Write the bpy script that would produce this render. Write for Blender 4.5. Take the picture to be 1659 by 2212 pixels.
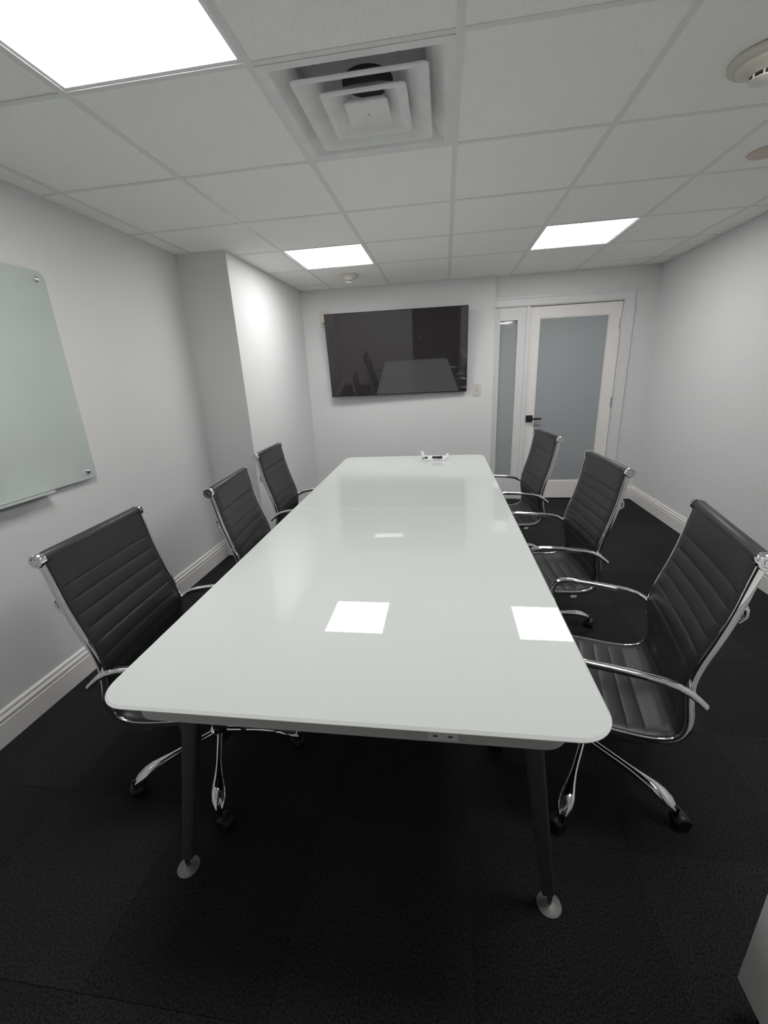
import bpy, bmesh, math, random
from mathutils import Vector, Matrix, noise as mnoise

random.seed(7)
for o in list(bpy.data.objects):
    bpy.data.objects.remove(o, do_unlink=True)
scene = bpy.context.scene
COL = scene.collection

# ------------------------------------------------------------------ camera
CEIL = 2.34
cd = bpy.data.cameras.new('camera')
cam = bpy.data.objects.new('camera', cd)
COL.objects.link(cam)
cd.sensor_fit = 'HORIZONTAL'
cd.sensor_width = 36.0
cd.lens = 36.0 * 904.17 / 1659.0
cd.clip_start = 0.02
RZ = Matrix.Rotation(math.radians(8.70844739), 3, 'Z')
RX = Matrix.Rotation(math.radians(71.75535068), 3, 'X')
RR = Matrix.Rotation(math.radians(-2.81590998), 3, 'Z')
M4 = (RZ @ RX @ RR).to_4x4()
M4.translation = Vector((1.78562557, -1.50920631, CEIL - 0.87562792))
cam.matrix_world = M4
scene.camera = cam

# ------------------------------------------------------------------ world, exposure
world = bpy.data.worlds.new('world')
scene.world = world
world.use_nodes = True
world.node_tree.nodes['Background'].inputs[0].default_value = (0.5, 0.5, 0.5, 1)
world.node_tree.nodes['Background'].inputs[1].default_value = 0.0
vs = scene.view_settings
vs.view_transform = 'Standard'
vs.look = 'None'
vs.gamma = 1.0
vs.use_curve_mapping = False
vs.exposure = 0.0
scene.cycles.diffuse_bounces = 8
LAMP = 16.0          # radiance of the lit ceiling panels

# ------------------------------------------------------------------ materials
def mat(name, col, rough=0.5, metal=0.0, ior=1.5, spec=0.5, bump=None, var=None, coat=0.0, emit=None,
        alpha=1.0, trans=0.0, sheen=0.0):
    """col linear rgb. bump=(scale, strength, distance); var=(scale, amount)"""
    m = bpy.data.materials.new(name)
    m.use_nodes = True
    nt = m.node_tree
    b = nt.nodes['Principled BSDF']
    b.inputs['Base Color'].default_value = (*col, 1)
    b.inputs['Roughness'].default_value = rough
    b.inputs['Metallic'].default_value = metal
    b.inputs['IOR'].default_value = ior
    b.inputs['Specular IOR Level'].default_value = spec
    b.inputs['Coat Weight'].default_value = coat
    b.inputs['Alpha'].default_value = alpha
    b.inputs['Transmission Weight'].default_value = trans
    b.inputs['Sheen Weight'].default_value = sheen
    if emit:
        b.inputs['Emission Color'].default_value = (*emit[0], 1)
        b.inputs['Emission Strength'].default_value = emit[1]
    if bump or var:
        tc = nt.nodes.new('ShaderNodeTexCoord')
    if bump:
        n = nt.nodes.new('ShaderNodeTexNoise')
        n.inputs['Scale'].default_value = bump[0]
        n.inputs['Detail'].default_value = 3
        nt.links.new(tc.outputs['Object'], n.inputs['Vector'])
        bp = nt.nodes.new('ShaderNodeBump')
        bp.inputs['Strength'].default_value = bump[1]
        bp.inputs['Distance'].default_value = bump[2]
        nt.links.new(n.outputs['Fac'], bp.inputs['Height'])
        nt.links.new(bp.outputs['Normal'], b.inputs['Normal'])
    if var:
        n2 = nt.nodes.new('ShaderNodeTexNoise')
        n2.inputs['Scale'].default_value = var[0]
        n2.inputs['Detail'].default_value = 4
        nt.links.new(tc.outputs['Object'], n2.inputs['Vector'])
        r = nt.nodes.new('ShaderNodeValToRGB')
        a = var[1]
        r.color_ramp.elements[0].position = 0.3
        r.color_ramp.elements[1].position = 0.7
        r.color_ramp.elements[0].color = (*[c * (1 - a) for c in col], 1)
        r.color_ramp.elements[1].color = (*[min(1, c * (1 + a)) for c in col], 1)
        nt.links.new(n2.outputs['Fac'], r.inputs['Fac'])
        nt.links.new(r.outputs['Color'], b.inputs['Base Color'])
    return m

M = {}
M['wall'] = mat('wall_paint', (0.72, 0.72, 0.72), 0.55, bump=(180, 0.06, 0.002), var=(1.2, 0.012), spec=0.3)
M['wallback'] = mat('wall_paint_back', (0.72, 0.72, 0.72), 0.55, spec=0.3)
M['tile'] = mat('mineral_fibre_tile', (0.91, 0.905, 0.88), 0.9, bump=(260, 0.25, 0.002), var=(220, 0.05), spec=0.2)
M['grid'] = mat('grid_steel', (0.77, 0.77, 0.765), 0.5, spec=0.4)  # greyed below the tile tone, so the colour carries shadow along the grid lines
M['plenum'] = mat('plenum', (0.05, 0.05, 0.05), 0.9)
M['trim'] = mat('trim_paint', (0.80, 0.785, 0.765), 0.35)
M['casing'] = mat('casing_paint', (0.72, 0.72, 0.72), 0.4)
M['door'] = mat('door_paint', (0.83, 0.81, 0.785), 0.35)
M['frost'] = mat('frosted_glass', (0.345, 0.37, 0.373), 0.03, ior=1.5)
M['blackmetal'] = mat('black_metal', (0.012, 0.012, 0.014), 0.4)
M['steel'] = mat('brushed_steel', (0.55, 0.55, 0.55), 0.3, metal=1)
M['chrome'] = mat('chrome', (0.78, 0.78, 0.79), 0.07, metal=1)
M['leather'] = mat('black_leather', (0.0185, 0.018, 0.0195), 0.42, bump=(420, 0.12, 0.0008), spec=0.5)
M['plastic'] = mat('black_plastic', (0.012, 0.012, 0.013), 0.45)
M['glass'] = mat('back_painted_glass', (0.60, 0.64, 0.61), 0.0, ior=1.52)
M['glassrim'] = mat('glass_edge', (0.93, 0.95, 0.94), 0.1, ior=1.52)  # pale polished edge; glow of light piped through the glass is put into it
M['board'] = mat('whiteboard_glass', (0.52, 0.57, 0.545), 0.03, ior=1.5)
M['slab'] = mat('table_core', (0.55, 0.55, 0.54), 0.5)
M['leg'] = mat('leg_metal', (0.075, 0.075, 0.079), 0.45, metal=0.3)
M['foot'] = mat('foot_metal', (0.24, 0.24, 0.235), 0.5, metal=0.5)
M['screen'] = mat('tv_screen', (0.034, 0.030, 0.033), 0.025, ior=1.85)
M['bezel'] = mat('tv_bezel', (0.012, 0.012, 0.013), 0.3)
M['white'] = mat('white_plastic', (0.72, 0.70, 0.66), 0.4)
M['ivory'] = mat('ivory_plastic', (0.62, 0.59, 0.52), 0.45)
M['ventp'] = mat('vent_paint', (0.78, 0.78, 0.78), 0.4, var=(9, 0.06))
M['dark'] = mat('dark_void', (0.02, 0.02, 0.021), 0.8)
M['dust'] = mat('duct_metal', (0.16, 0.155, 0.15), 0.7, var=(30, 0.4))
M['beige'] = mat('beige_plate', (0.60, 0.50, 0.43), 0.6, var=(60, 0.08))
M['cab'] = mat('cabinet_laminate', (0.72, 0.72, 0.70), 0.5, bump=(500, 0.08, 0.0008))
M['wood'] = mat('dark_wood', (0.022, 0.018, 0.016), 0.5, var=(12, 0.3))
M['lamp'] = mat('lit_diffuser', (0.8, 0.8, 0.8), 0.5, emit=((1.0, 0.985, 0.985), LAMP))
M['lampframe'] = mat('lamp_frame', (0.78, 0.78, 0.79), 0.4)
M['bag'] = mat('clear_plastic', (0.90, 0.90, 0.91), 0.10, alpha=0.55, bump=(60, 0.5, 0.004))
M['slot'] = mat('slot_black', (0.01, 0.01, 0.012), 0.6)

def carpet(name, col, ang):
    m = mat(name, col, 0.95, spec=0.12, sheen=0.0)
    nt = m.node_tree
    b = nt.nodes['Principled BSDF']
    tc = nt.nodes.new('ShaderNodeTexCoord')
    mp = nt.nodes.new('ShaderNodeMapping')
    mp.inputs['Rotation'].default_value = (0, 0, ang)
    mp.inputs['Scale'].default_value = (1.0, 0.75, 1.0)
    nt.links.new(tc.outputs['Object'], mp.inputs['Vector'])
    n = nt.nodes.new('ShaderNodeTexNoise')
    n.inputs['Scale'].default_value = 240
    n.inputs['Detail'].default_value = 4
    n.inputs['Roughness'].default_value = 0.7
    nt.links.new(mp.outputs['Vector'], n.inputs['Vector'])
    r = nt.nodes.new('ShaderNodeValToRGB')
    r.color_ramp.elements[0].position = 0.36
    r.color_ramp.elements[1].position = 0.66
    r.color_ramp.elements[0].color = (*[c * 0.25 for c in col], 1)
    r.color_ramp.elements[1].color = (*[c * 2.1 for c in col], 1)
    nt.links.new(n.outputs['Fac'], r.inputs['Fac'])
    nt.links.new(r.outputs['Color'], b.inputs['Base Color'])
    bp = nt.nodes.new('ShaderNodeBump')
    bp.inputs['Strength'].default_value = 0.9
    bp.inputs['Distance'].default_value = 0.006
    nt.links.new(n.outputs['Fac'], bp.inputs['Height'])
    nt.links.new(bp.outputs['Normal'], b.inputs['Normal'])
    return m
M['carpet_a'] = carpet('carpet_pile', (0.0235, 0.0222, 0.0230), 0.0)
M['carpet_b'] = carpet('carpet_pile_turned', (0.0275, 0.0258, 0.0260), math.pi / 2)

# ------------------------------------------------------------------ mesh helpers
class MB:
    def __init__(s):
        s.v = []; s.f = []; s.mi = []
    def add(s, verts, faces, mi=0):
        b = len(s.v)
        s.v += [tuple(v) for v in verts]
        s.f += [tuple(b + i for i in f) for f in faces]
        s.mi += [mi] * len(faces)
    def box(s, x0, x1, y0, y1, z0, z1, mi=0):
        v = [(x0, y0, z0), (x1, y0, z0), (x1, y1, z0), (x0, y1, z0), (x0, y0, z1), (x1, y0, z1), (x1, y1, z1), (x0, y1, z1)]
        s.add(v, [(0, 3, 2, 1), (4, 5, 6, 7), (0, 1, 5, 4), (1, 2, 6, 5), (2, 3, 7, 6), (3, 0, 4, 7)], mi)
    def rings(s, rings, cap0=True, cap1=True, close=True, mi=0):
        n = len(rings[0])
        v = [p for r in rings for p in r]
        f = []
        m = n if close else n - 1
        for i in range(len(rings) - 1):
            for j in range(m):
                a = i * n + j; b = i * n + (j + 1) % n
                f.append((a, b, b + n, a + n))
        if cap0: f.append(tuple(reversed(range(n))))
        if cap1: f.append(tuple(range((len(rings) - 1) * n, len(rings) * n)))
        s.add(v, f, mi)
    def sweep(s, path, ra, rb=None, n=10, up=(0, 0, 1), power=1.0, cap=True, mi=0):
        """tube along path; ra half-size sideways, rb half-size along up; may be lists. power<1 squarer"""
        path = [Vector(p) for p in path]
        k = len(path)
        if rb is None: rb = ra
        ra = ra if isinstance(ra, (list, tuple)) else [ra] * k
        rb = rb if isinstance(rb, (list, tuple)) else [rb] * k
        up = Vector(up)
        rings = []
        for i, p in enumerate(path):
            t = (path[min(i + 1, k - 1)] - path[max(i - 1, 0)]).normalized()
            side = t.cross(up)
            if side.length < 1e-4: side = t.cross(Vector((1, 0, 0)))
            side.normalize()
            u = side.cross(t).normalized()
            ring = []
            for j in range(n):
                a = 2 * math.pi * j / n
                c, sn = math.cos(a), math.sin(a)
                c = math.copysign(abs(c) ** power, c); sn = math.copysign(abs(sn) ** power, sn)
                ring.append(p + side * ra[i] * c + u * rb[i] * sn)
            rings.append(ring)
        s.rings(rings, cap, cap, mi=mi)
    def lathe(s, prof, c=(0, 0, 0), axis='Z', n=24, mi=0, sgn=1):
        """prof list of (r, h)"""
        rings = []
        for r, h in prof:
            ring = []
            for j in range(n):
                a = 2 * math.pi * j / n
                x, y = r * math.cos(a), r * math.sin(a)
                h2 = h * sgn
                if axis == 'Z': p = (c[0] + x, c[1] + y * sgn, c[2] + h2)
                elif axis == 'X': p = (c[0] + h2, c[1] + x, c[2] + y * sgn)
                else: p = (c[0] + y * sgn, c[1] + h2, c[2] + x)
                ring.append(p)
            rings.append(ring)
        s.rings(rings, mi=mi)
    def build(s, name, mats, parent=None, smooth=False, bevel=None, loc=None, angle=35):
        me = bpy.data.meshes.new(name)
        me.from_pydata(s.v, [], s.f)
        ms = mats if isinstance(mats, (list, tuple)) else [mats]
        for m in ms: me.materials.append(m if not isinstance(m, str) else M[m])
        for p, i in zip(me.polygons, s.mi): p.material_index = i
        bm = bmesh.new(); bm.from_mesh(me)
        bmesh.ops.remove_doubles(bm, verts=bm.verts, dist=1e-6)
        bmesh.ops.recalc_face_normals(bm, faces=bm.faces)
        if bevel:
            es = [e for e in bm.edges if len(e.link_faces) == 2 and e.calc_face_angle(0) > math.radians(40)]
            bmesh.ops.bevel(bm, geom=es, offset=bevel, segments=2, affect='EDGES', profile=0.6, clamp_overlap=True)
        bm.to_mesh(me); bm.free()
        if smooth:
            me.shade_smooth() if hasattr(me, 'shade_smooth') else None
            me.set_sharp_from_angle(angle=math.radians(angle))
        o = bpy.data.objects.new(name, me)
        COL.objects.link(o)
        if parent is not None: o.parent = parent
        if loc is not None: o.location = loc
        return o

def tag(o, label=None, cat=None, group=None, kind=None):
    if label: o['label'] = label
    if cat: o['category'] = cat
    if group: o['group'] = group
    if kind: o['kind'] = kind
    return o
def thing(name, loc, label, cat, group=None, rz=0.0):
    o = bpy.data.objects.new(name, None)
    o.empty_display_size = 0.1
    COL.objects.link(o)
    o.location = loc
    o.rotation_euler = (0, 0, rz)
    return tag(o, label, cat, group)
def boxo(name, m, x0, x1, y0, y1, z0, z1, parent=None, bevel=None, kind=None, smooth=False):
    b = MB(); b.box(x0, x1, y0, y1, z0, z1)
    o = b.build(name, m, parent, bevel=bevel, smooth=smooth)
    if kind: o['kind'] = kind
    return o
def copy_tree(o, parent=None):
    c = o.copy(); COL.objects.link(c); c.parent = parent
    for ch in list(o.children): copy_tree(ch, c)
    return c

# ------------------------------------------------------------------ room dimensions
XL, XR = -0.13, 3.86            # left and right wall faces
XC, YC = 0.255, 1.69            # column: projects to XC from YC on
YT, YD = 3.325, 3.36            # screen wall face, door wall face
XS = 2.30                       # where the screen wall steps back to the door wall
YB = -2.0                       # back wall face
T = 0.6096

# ---- floor with carpet tiles
fl = boxo('floor', 'dark', XL - 0.1, XR + 0.1, YB - 0.1, YD + 0.1, -0.10, -0.006, kind='structure')
CT = 0.5
tm = {}
i = 0
nx = int((XR - XL) / CT) + 1; ny = int((YD - YB) / CT) + 1
OX, OY = XR - nx * CT + 0.0, YB
for a in range(nx):
    for c in range(ny):
        x0, x1 = OX + a * CT, OX + (a + 1) * CT
        y0, y1 = OY + c * CT, OY + (c + 1) * CT
        x0 = max(x0, XL); y1 = min(y1, YD)
        if y1 - y0 < 0.02 or x1 - x0 < 0.02: continue
        w, d = round(x1 - x0, 4), round(y1 - y0, 4)
        k = (a + c) % 2
        key = (w, d, k)
        if key not in tm:
            b = MB(); b.box(0.0004, w - 0.0004, 0.0004, d - 0.0004, -0.006, 0.0)
            o = b.build('carpet_tile', 'carpet_a' if k == 0 else 'carpet_b', fl, bevel=0.0008)
            tm[key] = o.data
        else:
            o = bpy.data.objects.new('carpet_tile', tm[key]); COL.objects.link(o); o.parent = fl
        o.location = (x0, y0, 0)

# ---- walls
boxo('wall_left', 'wall', XL - 0.12, XL, YB - 0.12, YD + 0.12, 0, CEIL + 0.06, kind='structure')
boxo('wall_column', 'wall', XL, XC, YC, YD + 0.12, 0, CEIL + 0.06, kind='structure')
boxo('wall_front', 'wall', XC, XS, YT, YD + 0.14, 0, CEIL + 0.06, kind='structure')
b = MB()
b.box(XS, 3.56, YD, YD + 0.14, 2.06, CEIL + 0.06)
b.box(3.56, XR, YD, YD + 0.14, 0, CEIL + 0.06)
tag(b.build('wall_door', 'wall'), kind='structure')
boxo('wall_right', 'wall', XR, XR + 0.12, YB - 0.12, YD + 0.14, 0, CEIL + 0.06, kind='structure')
DX0, DX1 = 1.56, 2.46
b = MB()
b.box(XL, DX0, YB - 0.12, YB, 0, CEIL + 0.06)
b.box(DX1, XR, YB - 0.12, YB, 0, CEIL + 0.06)
b.box(DX0, DX1, YB - 0.12, YB, 2.14, CEIL + 0.06)
tag(b.build('wall_back', 'wallback'), kind='structure')

# ---- baseboards: moulded profile swept along straight runs
PROF = [(0, 0), (0.016, 0), (0.016, 0.100), (0.0125, 0.103), (0.0125, 0.108), (0.016, 0.111), (0.0165, 0.120),
        (0.012, 0.128), (0.009, 0.131), (0.009, 0.135), (0.011, 0.138), (0.010, 0.146), (0.004, 0.152), (0, 0.152)]
def baseboard(name, p0, p1, nrm, m0=0, m1=0):
    """run from p0 to p1 (xy); nrm = room side; m0/m1 mitre signs"""
    p0 = Vector(p0); p1 = Vector(p1); d = (p1 - p0).normalized(); n = Vector(nrm)
    rings = []
    for p, mi in ((p0, m0), (p1, -m1)):
        rings.append([Vector((*(p + n * a + d * (a * mi)), z)) for a, z in PROF])
    b = MB(); b.rings(rings)
    o = b.build(name, 'trim')
    o['kind'] = 'structure'
    return o
baseboard('baseboard_left', (XL, YB), (XL, YC), (1, 0), 1, 1)
baseboard('baseboard_column', (XL, YC), (XC, YC), (0, -1), 1, -1)
baseboard('baseboard_column_side', (XC, YC), (XC, YT), (1, 0), -1, 1)
baseboard('baseboard_front', (XC, YT), (XS, YT), (0, -1), 1, 0)
baseboard('baseboard_door_side', (3.644, YD), (XR, YD), (0, -1), 0, 1)
baseboard('baseboard_right', (XR, YD), (XR, YB), (-1, 0), 1, 1)
baseboard('baseboard_back', (XL, YB), (DX0 - 0.07, YB), (0, 1), 1, 0)
baseboard('baseboard_back_right', (DX1 + 0.07, YB), (XR, YB), (0, 1), 0, 1)

# ------------------------------------------------------------------ ceiling: grid and tiles
ce = boxo('ceiling', 'plenum', XL - 0.1, XR + 0.1, YB - 0.1, YD + 0.1, CEIL + 0.10, CEIL + 0.14, kind='structure')
LIGHTS = [(1, -1), (4, -1), (1, 3), (4, 3)]      # tile cells (column, row) that hold a light
VENT = (2, 0)
xs = [XL] + [T * i for i in range(0, 7)] + [XR]
ys = [YB] + [T * j for j in range(-3, 6)] + [YD]
tmesh = {}
FW = 0.0118                                       # half width of the grid flange
for a in range(len(xs) - 1):
    for c in range(len(ys) - 1):
        ci, ri = a - 1, c - 4
        x0, x1, y0, y1 = xs[a], xs[a + 1], ys[c], ys[c + 1]
        long_end = 1 <= ci <= 4
        if long_end and ri == 5: continue
        if long_end and ri == 4: y1 = YD
        if (ci, ri) in LIGHTS or (ci, ri) == VENT: continue
        if x1 <= XC + 0.01 and y0 >= YC: continue
        if ci == -1 and y1 > YC: y1 = YC
        w, d = round(x1 - x0, 4), round(y1 - y0, 4)
        key = (w, d)
        if key not in tmesh:
            b = MB(); b.box(0.004, w - 0.004, 0.004, d - 0.004, 0.0025, 0.018)
            o = b.build('ceiling_tile', 'tile', ce, bevel=0.0025)
            tmesh[key] = o.data
        else:
            o = bpy.data.objects.new('ceiling_tile', tmesh[key]); COL.objects.link(o); o.parent = ce
        o.location = (x0, y0, CEIL)
        # lay-in tiles never sit perfectly level
        o.rotation_euler = (random.uniform(-1, 1) * 0.0012, random.uniform(-1, 1) * 0.0012, 0)
def tee(x0, x1, y0, y1, z0=CEIL - 0.0005, web=True):
    b = MB(); b.box(x0, x1, y0, y1, z0, z0 + 0.003)
    if x1 - x0 < y1 - y0:
        xm = (x0 + x1) / 2; b.box(xm - 0.001, xm + 0.001, y0, y1, z0 + 0.003, z0 + 0.035)
    else:
        ym = (y0 + y1) / 2; b.box(x0, x1, ym - 0.001, ym + 0.001, z0 + 0.003, z0 + 0.035)
    return b.build('grid_tee', 'grid', ce)
for i in range(0, 7):
    x = T * i
    tee(x - FW, x + FW, YB, YC if i == 0 else (YD if x > XS else YT))
for c, y in enumerate(ys[1:-1]):
    for a in range(len(xs) - 1):
        ci, ri = a - 1, c - 3
        if 1 <= ci <= 4 and ri == 5: continue
        x0 = xs[a] + (FW if ci >= 0 else 0); x1 = xs[a + 1] - (FW if ci < 6 else 0)
        if y > YC:
            if x1 <= XC: continue
            x0 = max(x0, XC)
        tee(x0, x1, y - FW * 0.8, y + FW * 0.8, CEIL)
# wall angles
WA = 0.018
for r in ((XL, XL + WA, YB, YC), (XL, XC, YC - WA, YC), (XC, XC + WA, YC, YT), (XC, XS, YT - WA, YT), (XS, XR, YD - WA, YD),
          (XR - WA, XR, YB, YD), (XL, XR, YB, YB + WA)):
    b = MB(); b.box(r[0], r[1], r[2], r[3], CEIL - 0.001, CEIL + 0.0015)
    b.build('wall_angle', 'grid', ce)

# ------------------------------------------------------------------ door, sidelight and casing
def frame_rect(b, x0, x1, z0, z1, y0, y1, wl, wr, wb, wt, mi=0):
    b.box(x0, x0 + wl, y0, y1, z0, z1, mi); b.box(x1 - wr, x1, y0, y1, z0, z1, mi)
    b.box(x0 + wl, x1 - wr, y0, y1, z0, z0 + wb, mi); b.box(x0 + wl, x1 - wr, y0, y1, z1 - wt, z1, mi)
d1 = bpy.data.objects.new('door_1', None); COL.objects.link(d1); d1.location = (2.66, YD + 0.02, 0)
d1['kind'] = 'structure'
d1['label'] = 'white door with a tall frosted glass panel'
dx0, dx1, dz1 = 0.0, 0.885, 2.042
L0, R0 = 0.094, 0.772
for nm, args in (('stile', (dx0, L0, 0.008, dz1)), ('stile', (R0, dx1, 0.008, dz1)), ('bottom_rail', (L0, R0, 0.008, 0.208)), ('top_rail', (L0, R0, 1.932, dz1))):
    boxo(nm, 'door', args[0], args[1], 0.0, 0.042, args[2], args[3], d1, bevel=0.0015)
b = MB(); frame_rect(b, L0, R0, 0.208, 1.932, 0.006, 0.03, 0.009, 0.009, 0.009, 0.009)
b.build('glazing_bead', 'door', d1, bevel=0.002)
boxo('frosted_pane', 'frost', L0 + 0.009, R0 - 0.009, 0.013, 0.021, 0.217, 1.923, d1)
for hz in (0.20, 1.065, 1.835):
    b = MB(); b.lathe([(0.0065, -0.055), (0.0065, 0.055)], (0.889, -0.004, hz), n=12)
    b.box(0.87, 0.8865, -0.0012, 0.001, hz - 0.053, hz + 0.053)
    b.build('hinge', 'steel', d1, smooth=True)
b = MB(); b.box(0.012, 0.084, -0.010, 0.0, 0.884, 0.956)
hd = b.build('lever_handle', 'blackmetal', d1, bevel=0.0015)
b = MB(); b.lathe([(0.011, 0), (0.011, 0.04)], (0.048, -0.050, 0.92), axis='Y', n=16)
b.box(0.037, 0.164, -0.060, -0.047, 0.910, 0.930)
b.build('lever', 'blackmetal', hd, bevel=0.0012)
b = MB(); b.box(-0.003, 0.001, 0.005, 0.032, 0.88, 0.96); b.build('latch_plate', 'blackmetal', d1)

w1 = bpy.data.objects.new('window_1', None); COL.objects.link(w1); w1.location = (XS, YD + 0.01, 0)
w1['kind'] = 'structure'
w1['label'] = 'narrow frosted sidelight between screen wall and door'
for nm, a in (('stile', (0.0, 0.052, 0.0, 2.048)), ('stile', (0.243, 0.318, 0.0, 2.048)), ('bottom_rail', (0.052, 0.243, 0.0, 0.275)), ('top_rail', (0.052, 0.243, 1.932, 2.048))):
    boxo(nm, 'casing', a[0], a[1], 0.0, 0.06, a[2], a[3], w1, bevel=0.0015)
b = MB(); frame_rect(b, 0.052, 0.243, 0.275, 1.932, -0.004, 0.02, 0.006, 0.006, 0.010, 0.006)
b.build('glazing_bead', 'door', w1, bevel=0.0015)
pn = boxo('frosted_pane', 'frost', 0.058, 0.237, 0.0, 0.006, 0.0, 1.641, w1)
pn.location = (0, 0.007, 0.285)
pn.rotation_euler = (math.radians(-0.65), 0, 0)      # pane leans a hair in its rebate
# frame post between sidelight and door, jambs, stops and casings
def trimbox(name, m, *a, bevel=0.002):
    return boxo(name, m, *a, bevel=bevel, kind='structure')
trimbox('trim_1', 'casing', 2.618, 2.656, YD - 0.004, YD + 0.10, 0, 2.048)
trimbox('trim_2', 'casing', 3.549, 3.562, YD, YD + 0.10, 0, 2.048)
trimbox('trim_3', 'casing', XS, 3.562, YD, YD + 0.10, 2.048, 2.062)
def casing(name, x0, x1, z0, z1, horiz):
    b = MB()
    b.box(x0, x1, YD - 0.014, YD, z0, z1)
    if horiz: b.box(x0, x1 + 0.004, YD - 0.021, YD - 0.014, z1 - 0.018, z1 + 0.004)
    else: b.box(x1 - 0.018, x1 + 0.004, YD - 0.021, YD - 0.014, z0, z1)
    o = b.build(name, 'casing', bevel=0.002); o['kind'] = 'structure'
casing('trim_4', XS, 3.640, 2.055, 2.140, True)
casing('trim_5', 3.556, 3.640, 0, 2.055, False)
boxo('wall_corridor', 'dark', XS - 0.1, XR, YD + 0.16, YD + 0.2, 0, CEIL, kind='structure')

# dark door behind the camera (only its reflection shows)
d2 = bpy.data.objects.new('door_2', None); COL.objects.link(d2); d2.location = (DX0, YB, 0); d2['kind'] = 'structure'
d2['label'] = 'dark wooden door in the wall opposite the screen'
W2 = DX1 - DX0
for nm, a in (('stile', (0.012, 0.13, 0.008, 2.13)), ('stile', (W2 - 0.13, W2 - 0.012, 0.008, 2.13)), ('bottom_rail', (0.13, W2 - 0.13, 0.008, 0.24)), ('middle_rail', (0.13, W2 - 0.13, 0.95, 1.09)), ('top_rail', (0.13, W2 - 0.13, 2.0, 2.13))):
    boxo(nm, 'wood', a[0], a[1], -0.05, -0.012, a[2], a[3], d2, bevel=0.002)
boxo('panel', 'wood', 0.13, W2 - 0.13, -0.042, -0.024, 0.24, 0.95, d2)
boxo('panel', 'wood', 0.13, W2 - 0.13, -0.042, -0.024, 1.09, 2.0, d2)
b = MB(); b.lathe([(0.026, 0), (0.026, 0.008), (0.011, 0.010), (0.011, 0.035), (0.027, 0.045), (0.027, 0.06), (0.018, 0.068)], (0.08, -0.012, 0.95), axis='Y', n=18)
b.build('knob', 'steel', d2, smooth=True)
b = MB(); b.box(DX0 - 0.07, DX0, YB, YB + 0.015, 0, 2.21); b.box(DX1, DX1 + 0.07, YB, YB + 0.015, 0, 2.21); b.box(DX0, DX1, YB, YB + 0.015, 2.14, 2.21)
tag(b.build('trim_6', 'wood', bevel=0.002), kind='structure')

# ------------------------------------------------------------------ ceiling lights
def ceiling_light(cell, label):
    x0, y0 = cell[0] * T, cell[1] * T
    t = thing('ceiling_light', (x0 + T / 2, y0 + T / 2, CEIL), label, 'ceiling light', 'square ceiling light panels')
    h = T / 2 - 0.006; g = 0.281
    b = MB()
    rings = []
    for r, z in ((h, 0.003), (h, 0.012), (g, 0.0025), (g, 0.0045), (g - 0.004, 0.008)):
        rings.append([(-r, -r, z), (r, -r, z), (r, r, z), (-r, r, z)])
    b.rings([rings[1], rings[0], rings[2], rings[3]], cap0=False, cap1=False)
    b.build('frame', 'lampframe', t)
    b = MB(); b.box(-g, g, -g, g, 0.0045, 0.009); b.build('diffuser', 'lamp', t)
    b = MB(); b.box(-h, h, -h, h, 0.012, 0.05); b.build('housing', 'grid', t)
    return t
ceiling_light(LIGHTS[0], 'lit square ceiling panel nearest the camera, left of the air vent')
ceiling_light(LIGHTS[1], 'lit square ceiling panel over the near right chair, beside the round smoke detector')
ceiling_light(LIGHTS[2], 'lit square ceiling panel in front of the television wall')
ceiling_light(LIGHTS[3], 'lit square ceiling panel in front of the frosted glass door')

# ------------------------------------------------------------------ air diffuser
vt = thing('air_vent', (VENT[0] * T + T / 2, VENT[1] * T + T / 2, CEIL), 'white square stepped air diffuser set in the ceiling', 'air vent')
def sqring(b, prof, rnd=0.0):
    rings = []
    for r, z in prof:
        ring = []
        q = min(rnd, r * 0.3)
        for sx, sy, a0 in ((1, 1, 0), (-1, 1, 90), (-1, -1, 180), (1, -1, 270)):
            for k in range(5):
                a = math.radians(a0 + k * 22.5)
                ring.append((sx * (r - q) + q * math.cos(a), sy * (r - q) + q * math.sin(a), z))
        rings.append(ring)
    b.rings(rings, cap0=False, cap1=False)
H = 0.294
b = MB(); sqring(b, [(H, 0.006), (H, -0.001), (0.272, -0.002), (0.264, 0.0), (0.225, 0.034), (0.205, 0.046), (0.205, 0.085)], 0.004)
b.build('face_frame', 'ventp', vt)
def cone(name, lip, top, z0, z1):
    b = MB(); sqring(b, [(top + 0.004, z1 + 0.003), (lip - 0.016, z0 + 0.010), (lip - 0.004, z0 + 0.004), (lip, z0), (lip - 0.003, z0 - 0.004), (lip - 0.018, z0 - 0.004), (lip - 0.028, z0 + 0.002), (top, z1)], 0.016)
    return b.build(name, 'ventp', vt, smooth=True, angle=40)
cone('louver_ring', 0.217, 0.110, -0.004, 0.052)
cone('louver_ring', 0.143, 0.058, -0.006, 0.044)
b = MB(); sqring(b, [(0.056, 0.012), (0.066, 0.003), (0.073, -0.003), (0.074, -0.007), (0.071, -0.010), (0.060, -0.010)], 0.010)
b.box(-0.064, 0.064, -0.064, 0.064, -0.0095, -0.004)
cp = b.build('centre_plate', 'ventp', vt, smooth=True, angle=40)
b = MB(); b.lathe([(0.005, -0.012), (0.005, -0.009)], (0, 0, 0), n=10); b.build('screw', 'steel', cp)
b = MB(); b.box(-0.225, 0.225, -0.225, 0.225, 0.0825, 0.088); b.build('duct_plate', 'ventp', vt)
b = MB(); b.lathe([(0.088, 0.081), (0.088, 0.0824)], n=28); b.build('duct_opening', 'slot', vt)
for sx in (-1, 1):
    b = MB(); b.lathe([(0.006, -0.004), (0.006, 0.0)], (sx * 0.13, -0.235, 0.022), n=10); b.build('screw', 'slot', vt)
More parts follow.
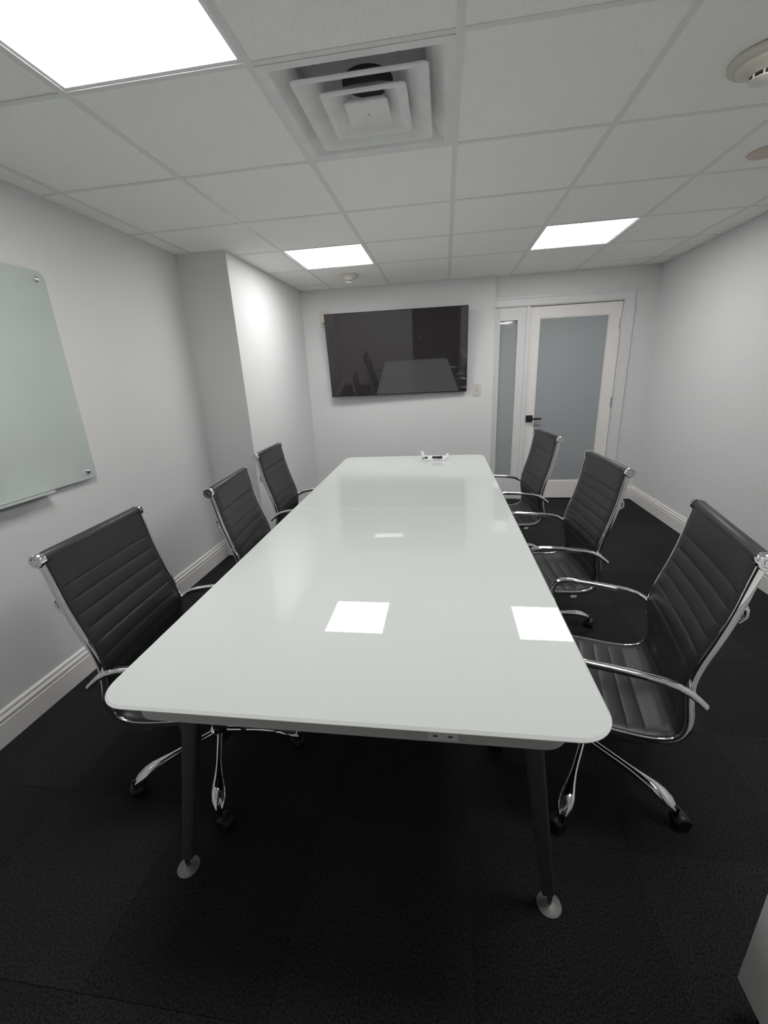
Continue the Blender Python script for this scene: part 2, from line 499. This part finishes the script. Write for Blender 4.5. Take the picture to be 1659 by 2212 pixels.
# ------------------------------------------------------------------ smoke detectors, cover plate
def smoke(loc, label, s=1.0):
    t = thing('smoke_detector', loc, label, 'smoke detector', 'round smoke detectors on the ceiling')
    b = MB(); b.lathe([(0.094 * s, 0), (0.095 * s, 0.012), (0.088 * s, 0.018), (0.078 * s, 0.020)], n=36, sgn=-1); b.build('base_ring', 'ivory', t, smooth=True)
    b = MB(); b.lathe([(0.074 * s, 0.018), (0.070 * s, 0.026), (0.056 * s, 0.034), (0.042 * s, 0.040), (0.037 * s, 0.044)], n=36, sgn=-1); b.build('body', 'ivory', t, smooth=True)
    b = MB(); b.lathe([(0.031 * s, 0.042), (0.031 * s, 0.056)], n=28, sgn=-1); b.build('sensing_chamber', 'slot', t, smooth=True)
    b = MB()
    b.lathe([(0.026 * s, 0.054), (0.036 * s, 0.055), (0.036 * s, 0.058), (0.022 * s, 0.066), (0.010 * s, 0.067)], n=28, sgn=-1)
    for k in range(8):
        a = 2 * math.pi * k / 8 + 0.3
        x, y = 0.033 * s * math.cos(a), 0.033 * s * math.sin(a)
        b.box(x - 0.002, x + 0.002, y - 0.002, y + 0.002, -0.056, -0.042)
    b.build('cap', 'white', t, smooth=True)
smoke((2.772, 0.312, CEIL), 'large cream smoke detector at the right edge near the camera', 1.03)
smoke((0.915, 2.76, CEIL), 'cream smoke detector behind the light panel facing the television', 0.92)
b = MB(); b.lathe([(0.0, 0.0), (0.066, 0.0), (0.070, 0.002), (0.070, 0.005), (0.066, 0.008), (0.0001, 0.009)], n=32, sgn=-1)
tag(b.build('sprinkler_cover', 'beige', smooth=True, loc=(3.235, 1.03, CEIL + 0.0015)), 'flat round beige cover plate on the ceiling by the right wall', 'cover plate')

# ------------------------------------------------------------------ television
tv = thing('television', (1.281, 3.243, 1.243), 'large black flat television mounted on the end wall', 'television')
tv.rotation_euler = (math.radians(6.8), 0, math.radians(2.2))      # tipped down on its bracket
hw = 0.739
b = MB(); b.box(-hw, hw, 0.0, 0.03, 0.0, 0.84); b.build('bezel', 'bezel', tv, bevel=0.002)
b = MB(); b.box(-hw + 0.007, hw - 0.007, -0.0015, 0.0, 0.012, 0.833); b.build('screen', 'screen', tv)
b = MB(); b.box(-0.48, 0.48, 0.03, 0.055, 0.10, 0.62); b.build('rear_housing', 'plastic', tv, bevel=0.01)
for x in (-0.24, 0.24):
    mo = MB()
    mo.rings([[(x - 0.02, 0.055, 0.14), (x + 0.02, 0.055, 0.14), (x + 0.02, 0.055, 0.60), (x - 0.02, 0.055, 0.60)],
              [(x - 0.02, 0.062, 0.16), (x + 0.02, 0.062, 0.16), (x + 0.02, 0.125, 0.59), (x - 0.02, 0.125, 0.59)]])
    mo.build('mount_bracket', 'blackmetal', tv)
b = MB(); b.box(-0.03, 0.03, -0.002, 0.0, 0.002, 0.009); b.build('sensor_bar', 'plastic', tv)

# wall outlet partly behind the television
ol = thing('wall_outlet', (0.500, YT, 1.975), 'tall white outlet plate with plugs, half behind the television corner', 'outlet')
b = MB(); b.box(-0.050, 0.056, -0.007, 0.0, 0.0, 0.162); b.build('plate', 'ivory', ol, bevel=0.002)
for z in (0.105, 0.030):
    b = MB(); b.box(-0.030, 0.030, -0.010, -0.007, z - 0.018, z + 0.036); rc = b.build('receptacle', 'white', ol, bevel=0.002)
    b = MB()
    for x in (-0.012, 0.010): b.box(x - 0.002, x + 0.002, -0.0112, -0.0098, z + 0.006, z + 0.022)
    b.build('slot', 'slot', rc)
b = MB(); b.box(-0.026, 0.022, -0.045, -0.0113, 0.040, 0.064); b.build('plug', 'white', ol, bevel=0.005)
b = MB(); b.sweep([(-0.002, -0.04, 0.045), (0.0, -0.055, 0.03), (0.02, -0.05, 0.012), (0.06, -0.04, 0.0), (0.12, -0.03, -0.01)], 0.003, n=8); b.build('cord', 'slot', ol, smooth=True)

# light switch
sw = thing('light_switch', (2.134, YT, 1.190), 'cream wall switch plate between television and door', 'light switch')
b = MB(); b.box(-0.040, 0.040, -0.006, 0.0, 0.0, 0.128); b.build('plate', 'ivory', sw, bevel=0.002)
b = MB(); b.box(-0.006, 0.006, -0.0066, -0.006, 0.050, 0.078); s2 = b.build('slot', 'dust', sw)
b = MB(); b.rings([[(-0.004, -0.006, 0.057), (0.004, -0.006, 0.057), (0.004, -0.006, 0.070), (-0.004, -0.006, 0.070)], [(-0.0035, -0.018, 0.050), (0.0035, -0.018, 0.050), (0.0035, -0.018, 0.057), (-0.0035, -0.018, 0.057)]]); b.build('toggle', 'ivory', sw)
for z in (0.034, 0.094):
    b = MB(); b.lathe([(0.003, 0), (0.003, 0.0008)], (0, -0.0068, z), axis='Y', n=10); b.build('screw', 'steel', sw)

# ------------------------------------------------------------------ glass whiteboard on the left wall
wb = thing('glass_whiteboard', (XL, -0.26, 1.003), 'pale green glass writing board on the left wall', 'whiteboard')
def rrect(x0, x1, z0, z1, rb, n=6, rt=None):
    pts = []
    rt = rt or rb
    for cx, cz, a0, r in ((x1 - rt, z1 - rt, 0, rt), (x0 + rt, z1 - rt, 90, rt), (x0 + rb, z0 + rb, 180, rb), (x1 - rb, z0 + rb, 270, rb)):
        for k in range(n + 1):
            a = math.radians(a0 + 90 * k / n)
            pts.append((cx + r * math.cos(a), cz + r * math.sin(a)))
    return pts
b = MB()
pb = rrect(-0.76, 0.76, 0, 0.995, 0.008, rt=0.035)
pb2 = rrect(-0.757, 0.757, 0.003, 0.992, 0.006, rt=0.033)
xg0, xg1 = 0.020, 0.026
o0 = 0.002
b.rings([[(xg0, y - o0, z) for y, z in pb], [(xg1 - 0.001, y - o0, z) for y, z in pb]], cap1=False, mi=1)
b.rings([[(xg1 - 0.001, y - o0, z) for y, z in pb], [(xg1, y - o0, z) for y, z in pb2]], cap0=False)
b.build('glass_panel', ['board', 'glassrim'], wb)
for y in (-0.70, 0.705):
    for z in (0.042, 0.955):
        b = MB(); b.lathe([(0.0085, 0.0008), (0.0085, 0.0265), (0.011, 0.0275), (0.0115, 0.034), (0.008, 0.0385), (0.004, 0.040)], (0, y, z), axis='X', n=20)
        b.build('standoff', 'chrome', wb, smooth=True)
b = MB(); b.box(0.0008, 0.062, -0.46, 0.46, -0.006, -0.002); b.box(0.058, 0.062, -0.46, 0.46, -0.002, 0.006); b.box(0.0008, 0.004, -0.46, 0.46, -0.03, -0.006)
b.build('marker_tray', 'board', wb, bevel=0.001)

# ------------------------------------------------------------------ conference table
ZT = 0.735
tb = thing('conference_table', (1.52, 0.75, 0), 'long white glass conference table with rounded corners', 'table')
TO = Vector((1.52, 0.75))
NL, NR, FR, FL = Vector((0.924, -0.800)), Vector((2.147, -0.799)), Vector((2.134, 2.325)), Vector((0.873, 2.312))
def corner(p, a, c, r, n=10):
    """round corner p between previous point a and next point c"""
    u = (a - p).normalized(); w = (c - p).normalized()
    ang = u.angle(w); d = r / math.tan(ang / 2)
    cen = p + (u + w).normalized() * (r / math.sin(ang / 2))
    s = p + u * d; e = p + w * d
    v0 = s - cen; v1 = e - cen
    th = math.atan2(v0.x * v1.y - v0.y * v1.x, v0.dot(v1))
    return [cen + Vector((v0.x * math.cos(th * k / n) - v0.y * math.sin(th * k / n), v0.x * math.sin(th * k / n) + v0.y * math.cos(th * k / n))) for k in range(n + 1)]
def inset_quad(d, dy=None):
    dy = d if dy is None else dy
    c = (NL + NR + FR + FL) / 4
    return [Vector((p.x + math.copysign(d, c.x - p.x), p.y + math.copysign(dy, c.y - p.y))) for p in (NL, NR, FR, FL)]
YSEAM = 0.742
def panel(d, r, near, gap=0.0008):
    a, bq, c, e = inset_quad(d)
    def onL(y): t = (y - a.y) / (e.y - a.y); return a + (e - a) * t
    def onR(y): t = (y - bq.y) / (c.y - bq.y); return bq + (c - bq) * t
    g = gap + d * 0.12
    if near:
        pts = corner(a, e, bq, r) + corner(bq, a, c, r) + [onR(YSEAM - g), onL(YSEAM - g)]
    else:
        pts = corner(c, bq, e, r) + corner(e, c, a, r) + [onL(YSEAM + g), onR(YSEAM + g)]
    return [(p.x - TO.x, p.y - TO.y) for p in pts]
for near in (True, False):
    b = MB()
    def lv(d, r, z): return [(x, y, z) for x, y in panel(d, r, near)]
    R_ = 0.088
    b.rings([lv(0.004, R_ - .004, ZT - 0.0115), lv(0.0, R_, ZT - 0.008), lv(0.0, R_, ZT - 0.006), lv(0.0060, R_ - .0060, ZT)], cap1=False, mi=1)
    b.rings([lv(0.0060, R_ - .0060, ZT), lv(0.0070, R_ - .0070, ZT)], cap0=False, mi=0)
    b.build('glass_top', ['glass', 'glassrim'], tb)
def fullpoly(d, r, z):
    a, bq, c, e = inset_quad(d + 0.074, d)
    pts = corner(a, e, bq, r) + corner(bq, a, c, r) + corner(c, bq, e, r) + corner(e, c, a, r)
    return [(p.x - TO.x, p.y - TO.y, z) for p in pts]
b = MB(); b.rings([fullpoly(0.021, 0.055, 0.680), fullpoly(0.018, 0.058, 0.683), fullpoly(0.018, 0.058, ZT - 0.0117)])
b.build('top_core', 'slab', tb)
legs = [((1.085, -0.625), (0.976, -0.698)), ((1.995, -0.605), (2.079, -0.676)), ((1.085, 2.14), (0.965, 2.20)), ((1.995, 2.14), (2.079, 2.20)), ((1.45, 0.742), (1.42, 0.742)), ((1.61, 0.742), (1.64, 0.742))]
for (tx, ty), (fx, fy) in legs:
    t0 = Vector((tx - TO.x, ty - TO.y, 0.679)); f0 = Vector((fx - TO.x, fy - TO.y, 0.0))
    bot = f0 + (t0 - f0) * (0.050 / 0.679)
    b = MB(); b.sweep([t0, t0.lerp(bot, 0.5), bot], [0.027, 0.0225, 0.017], [0.024, 0.019, 0.0145], n=20, up=(0, 1, 0), power=0.45)
    b.box(t0.x - 0.05, t0.x + 0.05, t0.y - 0.05, t0.y + 0.05, 0.675, 0.6805)
    lg = b.build('leg', 'leg', tb, smooth=True, angle=40)
    b = MB(); b.lathe([(0.033, 0.0), (0.034, 0.003), (0.030, 0.006), (0.012, 0.009), (0.008, 0.011)], (f0.x, f0.y, 0), n=28)
    b.build('foot_disc', 'foot', lg, smooth=True)
    b = MB()
    prof = []
    for k in range(9):
        z = 0.010 + k * 0.005
        prof.append((0.0075 if k % 2 else 0.0055, z))
    b.lathe(prof, (f0.x, f0.y, 0), n=14)
    b.build('foot_stem', 'chrome', lg, smooth=True)
# power module in the core's edge
pm = MB(); pm.box(1.748 - TO.x, 1.815 - TO.x, -0.7845 - TO.y, -0.778 - TO.y, 0.690, 0.7165)
po = pm.build('power_socket', 'cab', tb, bevel=0.001)
for x in (1.764, 1.797):
    pm = MB(); pm.box(x - 0.005 - TO.x, x + 0.005 - TO.x, -0.7852 - TO.y, -0.784 - TO.y, 0.701, 0.7045)
    pm.build('slot', 'slot', po)

# ------------------------------------------------------------------ office chairs
def catmull(pts, n):
    pts = [Vector((p[0], 0, p[1])) for p in pts]
    P = [pts[0] * 2 - pts[1]] + pts + [pts[-1] * 2 - pts[-2]]
    out = []
    for i in range(1, len(P) - 2):
        for k in range(24):
            t = k / 24
            a, b_, c, d = P[i - 1], P[i], P[i + 1], P[i + 2]
            out.append(0.5 * ((2 * b_) + (c - a) * t + (2 * a - 5 * b_ + 4 * c - d) * t * t + (3 * b_ - a - 3 * c + d) * t ** 3))
    out.append(P[-2])
    L = [0]
    for i in range(1, len(out)): L.append(L[-1] + (out[i] - out[i - 1]).length)
    res = []; j = 0
    for k in range(n):
        s = L[-1] * k / (n - 1)
        while j < len(L) - 2 and L[j + 1] < s: j += 1
        t = (s - L[j]) / max(1e-9, L[j + 1] - L[j])
        res.append(out[j].lerp(out[j + 1], t))
    return res, L[-1]
PROFILE = [(-0.292, 0.985), (-0.281, 0.93), (-0.264, 0.84), (-0.240, 0.75), (-0.215, 0.67), (-0.203, 0.605), (-0.207, 0.545), (-0.216, 0.490),
           (-0.217, 0.445), (-0.202, 0.409), (-0.165, 0.390), (-0.10, 0.385), (0.0, 0.391), (0.10, 0.401), (0.17, 0.404), (0.212, 0.394), (0.238, 0.368)]
NS = 420
prof, PL = catmull(PROFILE, NS)
HWD = 0.229
RIB0, RIB = 0.098, 0.0520
def sling(lo, hi, name):
    ysm = [-1, -0.985, -0.94, -0.87, -0.78, -0.5, 0, 0.5, 0.78, 0.87, 0.94, 0.985, 1]
    front = []; back = []
    for i in range(lo, hi + 1):
        p = prof[i]
        t = (prof[min(i + 1, NS - 1)] - prof[max(i - 1, 0)]).normalized()
        nrm = Vector((-t.z, 0, t.x))          # towards the sitter
        if nrm.x < 0 and nrm.z < 0: nrm = -nrm
        s = PL * i / (NS - 1)
        if s > RIB0 - 0.002 and s < PL - 0.02:
            ph = ((s - RIB0) / RIB) % 1.0
            rb = (max(0, math.sin(math.pi * ph))) ** 0.22
        else: rb = 1.0
        fr = []; bk = []
        for q in ysm:
            y = q * HWD
            e = 1 - min(1, max(0, (abs(q) - 0.87) / 0.07))     # grooves stop short of the sides
            edge = 1.0 if abs(q) < 0.9 else (0.75 if abs(q) < 0.96 else (0.45 if abs(q) < 0.99 else 0.12))
            sag = -0.010 * (1 - q * q) * min(1.0, s / 0.10)
            th = (0.0090 + 0.0050 * (rb * e + 0.75 * (1 - e))) * edge
            fr.append(p + nrm * (sag + th) + Vector((0, y, 0)))
            bk.append(p + nrm * (sag - th * 0.9) + Vector((0, y, 0)))
        front.append(fr); back.append(bk)
    b = MB()
    rings = [f + list(reversed(k)) for f, k in zip(front, back)]
    b.rings(rings)
    return b, name
def rail_pts(off=0.0, step=7, last=NS):
    out = []
    for i in list(range(0, last, step)) + [last - 1]:
        t = (prof[min(i + 1, NS - 1)] - prof[max(i - 1, 0)]).normalized()
        nrm = Vector((-t.z, 0, t.x))
        out.append(prof[i] + nrm * off)
    return out
split = min(range(NS), key=lambda i: abs(prof[i].x + 0.202) + abs(prof[i].z - 0.409))
def make_chair():
    t = thing('office_chair', (0, 0, 0), 'x', 'chair', 'black office chairs around the table')
    b, n = sling(split, NS - 1, 'seat'); b.build('seat', 'leather', t, smooth=True, angle=60)
    b, n = sling(0, split, 'backrest'); bk = b.build('backrest', 'leather', t, smooth=True, angle=60)
    # padded roll around the top rod
    top = Vector((-0.2985, 0, 0.989))
    b = MB(); b.lathe([(0.017, -0.228), (0.0195, -0.222), (0.0195, 0.222), (0.017, 0.228)], top, axis='Y', n=24); b.build('top_roll', 'leather', bk, smooth=True)
    for s in (-1, 1):
        b = MB(); b.lathe([(0.016, 0.226), (0.0225, 0.228), (0.0225, 0.243), (0.020, 0.247), (0.0135, 0.247), (0.012, 0.2445), (0.008, 0.2445), (0.007, 0.247), (0.002, 0.247)], top, axis='Y', n=24, sgn=s)
        b.build('end_cap', 'chrome', t, smooth=True)
        b = MB(); # flat of the rail lies along the profile normal
        rings = []
        pts = rail_pts(-0.003)
        for i, p in enumerate(pts):
            tt = (pts[min(i + 1, len(pts) - 1)] - pts[max(i - 1, 0)]).normalized()
            nn = Vector((-tt.z, 0, tt.x))
            ring = []
            for k in range(12):
                a = 2 * math.pi * k / 12
                c, sn = math.cos(a), math.sin(a)
                c = math.copysign(abs(c) ** 0.6, c); sn = math.copysign(abs(sn) ** 0.6, sn)
                ring.append(p + nn * (0.0115 * c) + Vector((0, s * (0.2355 + 0.005 * sn), 0)))
            rings.append(ring)
        b.rings(rings); b.build('side_rail', 'chrome', t, smooth=True, angle=50)
        # arm: loop from behind the back rail forward and down to the seat rail
        w = 0.262
        raw = [(-0.236, w + 0.002, 0.560), (-0.218, w + 0.002, 0.577), (-0.195, w, 0.594), (-0.165, w, 0.610), (-0.130, w, 0.620), (-0.08, w, 0.6265), (0.0, w, 0.634), (0.070, w, 0.639),
               (0.105, w, 0.636), (0.128, w - 0.001, 0.622), (0.139, w - 0.003, 0.597), (0.137, w - 0.006, 0.555), (0.124, w - 0.012, 0.495), (0.110, w - 0.018, 0.440), (0.104, w - 0.020, 0.398)]
        n_ = len(raw)
        b = MB(); b.sweep([(x, s * y, z) for x, y, z in raw], [0.0125] * 3 + [0.0135] * (n_ - 6) + [0.012, 0.011, 0.010], [0.009] * 3 + [0.0105] * (n_ - 6) + [0.0095, 0.009, 0.008], n=14, up=(0.35, 0, 0.94), power=0.8)
        ar = b.build('armrest', 'chrome', t, smooth=True, angle=60)
        b = MB(); b.lathe([(0.008, 0.232), (0.008, 0.262), (0.005, 0.266)], (-0.205, 0, 0.590), axis='Y', n=14, sgn=s); b.build('bolt', 'chrome', ar, smooth=True)
        # lug of the rear stretcher
        b = MB(); b.sweep([(-0.277, s * 0.235, 0.862), (-0.286, s * 0.235, 0.852), (-0.288, s * 0.235, 0.832), (-0.274, s * 0.235, 0.815)], 0.006, 0.005, n=10, up=(0, 1, 0)); b.build('bracket', 'chrome', t, smooth=True)
    b = MB(); b.sweep([(-0.286 - 0.028 * (1 - (k / 6.0) ** 2), 0.235 * k / 6.0, 0.845) for k in range(-6, 7)], 0.006, 0.013, n=10, power=0.7); b.build('rear_stretcher', 'chrome', t, smooth=True)
    # under-seat brace, mechanism, lever, column
    b = MB(); b.sweep([(0.02, 0.235 * k / 8.0, 0.366 - 0.03 * (1 - (k / 8.0) ** 2)) for k in range(-8, 9)], 0.016, 0.007, n=12, power=0.6)
    b.sweep([(-0.11, 0.235 * k / 8.0, 0.362 - 0.025 * (1 - (k / 8.0) ** 2)) for k in range(-8, 9)], 0.016, 0.007, n=12, power=0.6)
    b.build('seat_brace', 'chrome', t, smooth=True)
    b = MB(); b.box(-0.13, 0.07, -0.055, 0.055, 0.298, 0.338); me = b.build('tilt_mechanism', 'plastic', t, bevel=0.008)
    b = MB(); b.sweep([(-0.04, -0.05, 0.316), (-0.04, -0.09, 0.314), (-0.04, -0.12, 0.310)], [0.004, 0.004, 0.009], [0.005, 0.005, 0.004], n=10); b.build('lever', 'plastic', me, smooth=True)
    b = MB(); b.lathe([(0.025, 0.125), (0.025, 0.215), (0.0255, 0.216), (0.0255, 0.222), (0.014, 0.223), (0.014, 0.300)], n=20); b.build('gas_column', 'plastic', t, smooth=True)
    b = MB(); b.lathe([(0.024, 0.082), (0.037, 0.088), (0.038, 0.120), (0.034, 0.132), (0.027, 0.136)], n=24); b.build('base_hub', 'chrome', t, smooth=True)
    for k in range(5):
        a = 2 * math.pi * k / 5
        ca, sa = math.cos(a), math.sin(a)
        path = []; ra = []; rb = []
        for q in range(13):
            f = q / 12.0
            r = 0.03 + 0.285 * f
            z = 0.118 - 0.018 * f - 0.030 * max(0, (f - 0.70) / 0.30) ** 2.0
            path.append((r * ca, r * sa, z))
            wd = 0.0115 + 0.0135 * max(0.0, min(1, (f - 0.42) / 0.40)) ** 1.5
            if q == 12: wd *= 0.55
            ra.append(wd); rb.append(0.0135 if q < 12 else 0.008)
        b = MB(); b.sweep(path, ra, rb, n=14, power=0.85); lg = b.build('base_leg', 'chrome', t, smooth=True, angle=60)
        cx, cy = 0.318 * ca, 0.318 * sa
        ta = a + (0.9, 2.4, -0.7, 1.6, -1.9)[k]
        ux, uy = math.cos(ta), math.sin(ta)           # trailing direction
        wx, wy = cx + 0.018 * ux, cy + 0.018 * uy
        b = MB(); b.lathe([(0.0075, 0.045), (0.0075, 0.085)], (cx, cy, 0), n=10)
        R_ = 0.0255
        # hood
        rings = []
        for s in (-0.020, -0.017, 0.017, 0.020):
            ring = []
            for j in range(13):
                an = math.radians(-10 + 200 * j / 12)
                rr = R_ + (0.002 if abs(s) < 0.019 else 0.0)
                ring.append((wx - uy * s + ux * rr * math.cos(an), wy + ux * s + uy * rr * math.cos(an), R_ + rr * math.sin(an)))
            rings.append(ring)
        b.rings(rings, close=True)
        cs = b.build('caster', 'plastic', t, smooth=True, angle=50)
        for s in (-1, 1):
            b = MB(); rings = []
            for r_, off in ((0.006, 0.0045), (R_ - 0.002, 0.0045), (R_, 0.007), (R_, 0.0205), (R_ - 0.003, 0.0235), (0.006, 0.0235)):
                rings.append([(wx - uy * s * off + ux * r_ * math.cos(2 * math.pi * j / 20), wy + ux * s * off + uy * r_ * math.cos(2 * math.pi * j / 20), R_ + r_ * math.sin(2 * math.pi * j / 20)) for j in range(20)])
            b.rings(rings); b.build('wheel', 'plastic', cs, smooth=True)
    return t
# position, heading, rotation of the star base relative to the room, label
CH = [((2.309, -0.180), 169.0, -45.0, 'black ribbed office chair at the right of the table, nearest the camera'),
      ((2.298, 0.684), 183.9, 10.0, 'black ribbed office chair in the middle of the right side of the table'),
      ((2.227, 1.646), 187.2, 20.0, 'black ribbed office chair at the right of the table, in front of the frosted door'),
      ((0.877, -0.277), 4.3, -63.5, 'black ribbed office chair left of the table, nearest the camera, below the glass board'),
      ((1.000, 0.454), 6.0, 48.0, 'black ribbed office chair in the middle of the left side of the table'),
      ((0.849, 1.305), 2.3, 30.0, 'black ribbed office chair at the left of the table, farthest from the camera')]
base_parts = ('base_leg', 'caster')
proto = make_chair()
for i, (xy, head, star, lab) in enumerate(CH):
    c = proto if i == len(CH) - 1 else copy_tree(proto)
    c.location = (xy[0], xy[1], 0)
    c.rotation_euler = (0, 0, math.radians(head))
    c['label'] = lab
    for ch in c.children:
        if ch.name.split('.')[0] in base_parts:
            ch.rotation_euler = (0, 0, math.radians(star - head))

# ------------------------------------------------------------------ plastic pack with markers on the far end of the table
def bagmesh():
    b = MB()
    nx, ny = 26, 14
    def z(u, v, s):
        e = min(u, 1 - u, (v) * 0.6, (1 - v) * 0.6)
        puff = min(1, e / 0.16)
        n = mnoise.noise(Vector((u * 6.0, v * 4.0, 3.1 + s))) + 0.6 * mnoise.noise(Vector((u * 14, v * 9, 7.7 + s)))
        if s > 0: return 0.006 + 0.024 * puff + 0.014 * n * (0.4 + puff)
        return 0.0012
    for s in (1, -1):
        v = []; f = []
        for i in range(nx + 1):
            for j in range(ny + 1):
                u, w = i / nx, j / ny
                zz = max(0.0015, z(u, w, s)) if s > 0 else 0.0012
                # flared crimped ends standing up
                if s > 0 and u < 0.14: zz += (0.14 - u) * 0.42 * (0.4 + abs(mnoise.noise(Vector((w * 7, 1.3, 0.2)))) * 2)
                if s > 0 and u > 0.86: zz += (u - 0.86) * 0.30 * (0.3 + abs(mnoise.noise(Vector((w * 6, 4.3, 0.2)))) * 2)
                v.append((-0.115 + 0.23 * u, -0.075 + 0.15 * w, zz))
        for i in range(nx):
            for j in range(ny):
                a = i * (ny + 1) + j
                f.append((a, a + ny + 1, a + ny + 2, a + 1))
        b.add(v, f)
    return b
pk = bagmesh().build('plastic_bag', 'bag', loc=(1.700, 2.125, ZT), smooth=True, angle=80)
pk.rotation_euler = (0, 0, math.radians(-3))
tag(pk, 'crumpled clear plastic bag at the far end of the table', 'plastic bag')
def marker(loc, rz, label, ln=0.085, k=1.0):
    t = thing('marker', loc, label, 'marker', 'black markers on the plastic bag', rz=rz)
    b = MB(); b.lathe([(0.005 * k, -ln / 2), (0.0062 * k, -ln / 2 + 0.002), (0.0062 * k, ln * 0.1)], axis='X', n=14); b.build('barrel', 'plastic', t, smooth=True)
    b = MB(); b.lathe([(0.0072 * k, ln * 0.1), (0.0072 * k, ln / 2 - 0.003), (0.005 * k, ln / 2)], axis='X', n=14); b.build('cap', 'blackmetal', t, smooth=True)
marker((1.722, 2.068, ZT + 0.0305), math.radians(-5), 'thick black marker lying across the middle of the plastic bag', 0.085, 1.5)
marker((1.618, 2.082, ZT + 0.0240), math.radians(35), 'short black marker at the crimped left end of the plastic bag', 0.05, 1.2)

# ------------------------------------------------------------------ white cabinet at the lower right corner
cb = thing('storage_cabinet', (2.745, -1.158, 0), 'grey-white storage cabinet at the lower right corner of the picture', 'cabinet')
CX, CY = 0.285, 0.335
b = MB(); b.box(-CX + 0.035, CX - 0.035, -CY + 0.035, CY - 0.035, 0.0, 0.088); b.build('plinth', 'plastic', cb)
for x in (-CX, CX - 0.018):
    b = MB(); b.box(x, x + 0.018, -CY, CY, 0.088, 0.70); b.build('side_panel', 'cab', cb, bevel=0.002)
b = MB(); b.box(-CX + 0.0185, CX - 0.0185, -CY, CY - 0.02, 0.090, 0.70); b.build('carcass', 'cab', cb)
b = MB(); b.box(-CX, CX, -CY, CY, 0.7005, 0.722); b.build('top', 'cab', cb, bevel=0.003)
for k in range(3):
    z0 = 0.096 + k * 0.201
    b = MB(); b.box(-CX + 0.021, CX - 0.021, CY - 0.0195, CY - 0.002, z0, z0 + 0.196); dr = b.build('drawer', 'cab', cb, bevel=0.002)
    b = MB(); b.box(-0.06, 0.06, CY + 0.015, CY + 0.025, z0 + 0.14, z0 + 0.15); b.box(-0.06, -0.05, CY - 0.002, CY + 0.016, z0 + 0.14, z0 + 0.15); b.box(0.05, 0.06, CY - 0.002, CY + 0.016, z0 + 0.14, z0 + 0.15)
    b.build('handle', 'steel', dr)
